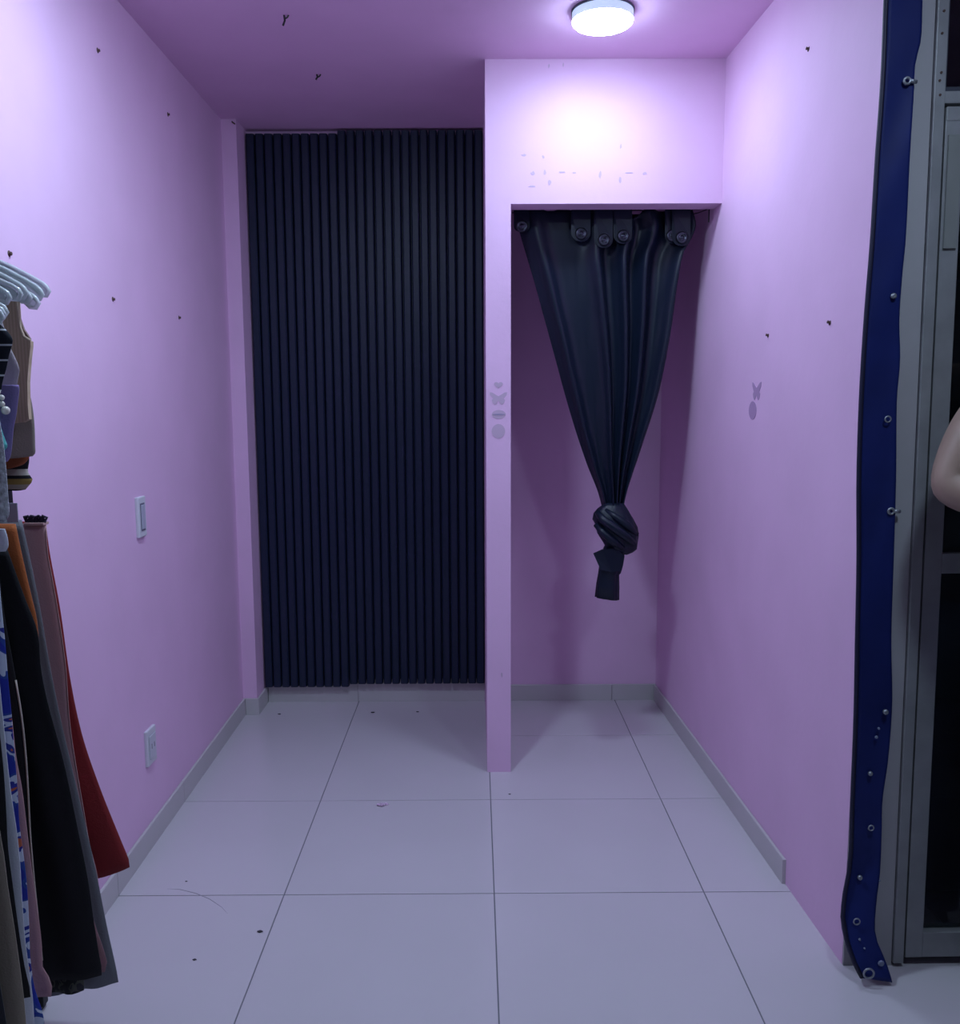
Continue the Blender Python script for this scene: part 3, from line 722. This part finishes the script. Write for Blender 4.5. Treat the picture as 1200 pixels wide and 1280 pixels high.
obj('armhole_binding', tube(bmesh.new(), P, .0035, 6), cb('binding', (.50, .38, .29)), g, True)
bm = slab(bmesh.new(), [(23, 374), (27, 385), (28, 398), (33, 412), (41, 424), (38, 427), (30, 420), (26, 408)], 1.808, .003)
obj('lining', bm, cb('lining', (.20, .13, .11)), g)
garment('sheer_blouse', 'pale rose sheer blouse over the beige tank top', 'blouse', 1.665,
        [(400, 2), (425, 10), (437, 14), (450, 20), (462, 24), (475, 22), (490, 20), (520, 16)], SHR, group=UG, off=.5, folds=3)
garment('lilac_top', 'lilac strapless top hanging low in front of the taupe one', 'top', 1.625,
        [(481, 23), (486, 24), (505, 22), (520, 20), (535, 17), (550, 15.5), (565, 14), (573, 12), (577, 9)], LIL, group=UG, off=1.4, folds=2, amp=.003)
garment('navy_striped_top', 'navy top with thin white stripes at the free end of the upper rail', 'top', 1.585,
        [(400, -6), (408, 3), (415, 10), (424, 15.5), (431, 15), (445, 11), (460, 8), (478, 3), (500, 0)], NAV, group=UG, off=2.4, folds=2, amp=.003)
garment('teal_top', 'teal top whose pointed hem shows beside the lilac one', 'top', 1.555,
        [(470, -8), (520, -2), (540, 3), (550, 6.5), (558, 9), (562, 5)], TEA, group=UG, off=.3, folds=2)
garment('white_knit_top', 'white crochet knit top, lowest white hem beside the lilac top', 'top', 1.525,
        [(480, -8), (540, 2), (560, 5), (590, 8), (620, 10), (640, 11.5), (647, 10), (652, 6)], KNT, group=UG, off=1.8, folds=2)
pb = bmesh.new()
for u, v, r in [(7, 513, .0075), (2, 505, .0055), (2, 497, .005), (-3, 490, .005), (-6, 482, .005), (-9, 474, .005), (-11, 466, .005)]:
    p = atY(u, v, 1.565); bmesh.ops.create_uvsphere(pb, u_segments=12, v_segments=8, radius=r, matrix=Matrix.Translation(p))
P = [tuple(atY(u, v, 1.565)) for u, v in [(7, 513), (2, 505), (2, 497), (-3, 490), (-11, 466), (-20, 440), (-50, 380), (-66, 330)]]
tube(pb, P, .001, 5)
tag(obj('pearl_strand', pb, mat('pearl', (.62, .58, .52), .25), None, True), 'short strand of cream pearls hanging over the lilac top', 'pearl strand')

# clear hangers
def hanger(Y, u, v, label, tilt=0):
    t = thing('clear_hanger', label, 'hanger', (RX, Y, 0), 0, 'clear hangers on the upper rail')
    p = atY(u, v, Y); hx = p.x-RX; hz = p.z; top = hz+.075
    bm = bmesh.new()
    path = [(0, 0, top)]
    for s in (.25, .5, .75, .92): path.append((hx*s, 0, top-(top-hz-.008)*s**1.35))
    path += [(hx-.004, 0, hz+.008), (hx, 0, hz), (hx-.006, 0, hz-.009), (hx-.016, 0, hz-.008), (hx*.75, 0, hz+.012), (hx*.45, 0, hz+.030), (0, 0, hz+.040)]
    left = [(-x, y, z) for x, y, z in path[1:-1]][::-1]
    tube(bm, path+left, .0048, 8, True)
    obj('shoulder_bar', bm, CLEARP, t, True)
    # flat web between the bars
    bm = bmesh.new(); n = len(path)
    A = [bm.verts.new((x*.97, -.0015, z)) for x, y, z in path]; B = [bm.verts.new((x*.97, .0015, z)) for x, y, z in path]
    bm.faces.new(A); bm.faces.new(B[::-1])
    for i in range(n): bm.faces.new((A[i], B[i], B[(i+1) % n], A[(i+1) % n]))
    obj('web', bm, CLEARP, t)
    hk = [(0, 0, top)]
    rz = 1.775+.0125+.004-.017
    hk.append((0, 0, rz-.022))
    for k in range(9):
        a = -PI/2+.3+(PI*1.15)*k/8; hk.append((.0185*math.cos(a), 0, rz+.0185*math.sin(a)))
    obj('hook', tube(bmesh.new(), hk, .002, 6), STEEL, t, True)
HL = ['black, mustard and cream striped top', 'rust orange top', 'plain taupe top', 'beige ribbed tank top', 'spare slot beside the beige tank top', 'pale rose sheer blouse', 'lilac strapless top', 'navy top with white stripes', 'white crochet knit top', 'teal top with pointed hem']
for i, (Y, u, v) in enumerate([(1.872, 61, 364), (1.853, 53, 368), (1.832, 48, 379), (1.80, 38, 372), (1.77, 33, 366), (1.665, 26, 368), (1.625, 12, 372), (1.585, 8, 390), (1.525, 3, 396), (1.555, 5, 393)]):
    hanger(Y, u, v, ('clear plastic hanger holding the '+HL[i]) if i != 4 else 'empty clear plastic hanger beside the beige ribbed tank top')

# ------------------------------------------------------------------ person by the door
SKIN = mat('skin', (.33, .23, .18), .5, noise=.04, nscale=30); HAIR = mat('hair', (.02, .014, .012), .5, bump=.5, bscale=120)
TOPM = cb('person_top', (.05, .05, .065)); JEAN = cb('person_jeans', (.05, .07, .13)); SHOE = mat('shoe', (.35, .35, .36), .5)
def skin_mesh(name, verts, edges, radii, ma, parent, sub=2, root=0):
    me = D.meshes.new(name); me.from_pydata([tuple(v) for v in verts], edges, []); me.update()
    o = D.objects.new(name, me); COL.objects.link(o); o.parent = parent
    sk = o.modifiers.new('skin', 'SKIN'); sk.use_smooth_shade = True; sk.branch_smoothing = .4
    for i, r in enumerate(radii):
        s = me.skin_vertices[0].data[i]; s.radius = r if isinstance(r, tuple) else (r, r); s.use_root = (i == root)
    sb = o.modifiers.new('sub', 'SUBSURF'); sb.levels = sub; sb.render_levels = sub
    me.materials.append(ma); return o
PX, PY = 1.325, 1.885
pe = thing('person', 'person with a bare bent arm standing at the glass door', 'person', (PX, PY, 0))
EL = Vector((1.000-PX, 1.872-PY, 1.208))
V = [(0, 0, .98), (0, -.005, 1.12), (0, 0, 1.26), (0, .01, 1.40), (0, .01, 1.49), (0, -.005, 1.57), (0, -.015, 1.64),      # 0-6 spine, neck, head base
     (-.10, .01, 1.455), (-.175, .01, 1.445), tuple(EL+Vector((.052, .005, .12))), tuple(EL), tuple(EL+Vector((.085, -.09, -.020))), (-.135, -.205, 1.185),        # 7-12 near arm to wrist
     (.10, .01, 1.455), (.175, .01, 1.445), (.215, .01, 1.30), (.235, .0, 1.14), (.235, -.03, 1.02), (.235, -.05, .91),                      # 13-18 other arm
     (-.09, 0, .93), (-.095, -.005, .70), (-.10, 0, .50), (-.105, .015, .28), (-.11, .02, .085),                                           # 19-23 leg
     (.09, 0, .93), (.095, -.005, .70), (.10, 0, .50), (.105, .015, .28), (.11, .02, .085)]
Ed = [(0, 1), (1, 2), (2, 3), (3, 4), (4, 5), (5, 6), (3, 7), (7, 8), (8, 9), (9, 10), (10, 11), (11, 12), (3, 13), (13, 14), (14, 15), (15, 16), (16, 17), (17, 18),
      (0, 19), (19, 20), (20, 21), (21, 22), (22, 23), (0, 24), (24, 25), (25, 26), (26, 27), (27, 28)]
Rr = [(.15, .10), (.125, .09), (.135, .095), (.12, .085), .055, .05, .05, .062, .062, .056, .051, .050, .030, .06, .056, .046, .041, .036, .027,
      .088, .078, .058, .052, .036, .088, .078, .058, .052, .036]
skin_mesh('body', V, Ed, Rr, SKIN, pe)
# head with face
bm = bmesh.new(); bmesh.ops.create_uvsphere(bm, u_segments=32, v_segments=24, radius=1)
for v in bm.verts:
    c = v.co.copy(); jaw = 1-.22*max(0, -c.z)**1.5
    v.co = Vector((c.x*.076*jaw, c.y*.095*(1-.06*max(0, -c.z))-.015+(-.010*max(0, -c.z) if c.y < 0 else 0), 1.665+c.z*.115))
    if c.y < -.6:
        fx, fz = c.x, c.z
        v.co.y -= .020*math.exp(-(fx/.13)**2-((fz+.18)/.20)**2) + .006*math.exp(-(fx/.3)**2-((fz+.52)/.10)**2)
        for s in (-1, 1): v.co.y += .010*math.exp(-((fx-s*.38)/.16)**2-((fz-.05)/.12)**2)
obj('head', bm, SKIN, pe, True)
for s in (-1, 1):
    bm = bmesh.new(); bmesh.ops.create_uvsphere(bm, u_segments=12, v_segments=8, radius=.010, matrix=Matrix.Translation((s*.029, -.086, 1.671)))
    obj('eye', bm, mat('eye', (.05, .03, .025), .2), pe, True)
    obj('eyebrow', tube(bmesh.new(), [(s*.016, -.106, 1.692), (s*.030, -.104, 1.697), (s*.043, -.094, 1.692)], .003, 6), HAIR, pe, True)
    bm = bmesh.new(); bmesh.ops.create_uvsphere(bm, u_segments=12, v_segments=8, radius=1, matrix=Matrix.Translation((s*.077, -.008, 1.662)) @ Matrix.Diagonal((.010, .020, .032, 1)))
    obj('ear', bm, SKIN, pe, True)
obj('mouth', tube(bmesh.new(), [(-.022, -.098, 1.604), (-.008, -.107, 1.607), (.008, -.107, 1.607), (.022, -.098, 1.604)], [.003, .006, .006, .003], 8), mat('lips', (.30, .12, .11), .5), pe, True)
bm = bmesh.new(); bmesh.ops.create_uvsphere(bm, u_segments=32, v_segments=24, radius=1)
bmesh.ops.delete(bm, geom=[v for v in bm.verts if v.co.y < -.35 and v.co.z < .45 or v.co.z < -.9], context='VERTS')
for v in bm.verts:
    c = v.co.copy(); v.co = Vector((c.x*.087, c.y*.106-.008, 1.675+c.z*(.118 if c.z > 0 else .20)))
h = obj('hair', bm, HAIR, pe, True); so = h.modifiers.new('t', 'SOLIDIFY'); so.thickness = .010
# hands
def hand(wrist, dirv, side, upv, curl, name):
    wv = Vector(wrist); d = Vector(dirv).normalized(); sd = Vector(side).normalized(); up = Vector(upv).normalized()
    V = [wv-d*.02, wv+d*.03, wv+d*.075]; E = [(0, 1), (1, 2)]; R = [(.024, .020), (.034, .016), (.036, .015)]
    for k, (o, ln) in enumerate([(-.030, .066), (-.010, .078), (.011, .073), (.030, .058)]):
        b = len(V); p = wv+d*.085+sd*o; ang = curl
        V.append(p); R.append(.0095); E.append((2, b)); cur_ = p
        for q in range(3):
            stp = ln*(.45, .32, .25)[q]; dd = d*math.cos(ang)-up*math.sin(ang); cur_ = cur_+dd*stp; V.append(cur_); R.append((.009, .0083, .007)[q]); E.append((b+q, b+q+1)); ang += curl
    b = len(V); p = wv+d*.030-sd*.034; V.append(p); R.append(.012); E.append((1, b))
    for q in range(2):
        p = p+(d*.8-sd*.45-up*.45*(q+.3)).normalized()*(.034, .028)[q]; V.append(p); R.append((.0105, .0085)[q]); E.append((b+q, b+q+1))
    skin_mesh(name, V, E, R, SKIN, pe, 2, 0)
hand(V[12], (.75, -.62, .02), (.1, .1, 1), (-.5, -.75, 0), .55, 'hand')
hand(V[18], (0, -.12, -1), (0, 1, 0), (1, 0, 0), .22, 'hand')
# clothes
def rings(bm, lst, seg=28):
    R = []
    for (cx, cy, z, rx, ry) in lst:
        R.append([bm.verts.new((cx+rx*math.cos(2*PI*k/seg)*(1+.012*math.sin(7*2*PI*k/seg+z*30)), cy+ry*math.sin(2*PI*k/seg), z)) for k in range(seg)])
    for A, B in zip(R, R[1:]):
        for k in range(seg): bm.faces.new((A[k], A[(k+1) % seg], B[(k+1) % seg], B[k]))
    bm.faces.new(R[0][::-1]); bm.faces.new(R[-1])
    return bm
bm = rings(bmesh.new(), [(0, 0, .90, .178, .132), (0, 0, .98, .172, .130), (0, -.005, 1.08, .150, .118), (0, -.005, 1.15, .146, .115), (0, -.005, 1.24, .158, .125), (0, 0, 1.31, .160, .124), (0, .008, 1.37, .145, .108), (0, .01, 1.405, .120, .09)])
for q in (-1, 1): tube(bm, [(q*.085, -.085, 1.37), (q*.100, -.062, 1.46), (q*.102, .01, 1.512), (q*.100, .075, 1.46), (q*.085, .10, 1.37)], .019, 10)
obj('sleeveless_top', bm, TOPM, pe, True)
bm = rings(bmesh.new(), [(0, 0, .99, .160, .120), (0, 0, .93, .172, .126), (0, 0, .86, .176, .128), (0, 0, .80, .165, .118), (0, 0, .775, .12, .09)])
for q in (-1, 1):
    rings(bm, [(q*.088, 0, .85, .086, .108), (q*.092, -.003, .72, .086, .096), (q*.098, 0, .50, .070, .076), (q*.104, .012, .28, .064, .070), (q*.110, .018, .075, .060, .066)], 22)
obj('trousers', bm, JEAN, pe, True)
for s in (-1, 1):
    bm = bmesh.new(); bmesh.ops.create_uvsphere(bm, u_segments=20, v_segments=14, radius=1)
    for v in bm.verts:
        c = v.co.copy(); v.co = Vector((s*.112+c.x*.046*(1-.15*abs(c.y)), -.055+c.y*.135, max(.002, .042+c.z*(.045 if c.y < 0 else .06))))
    obj('shoe', bm, SHOE, pe, True)
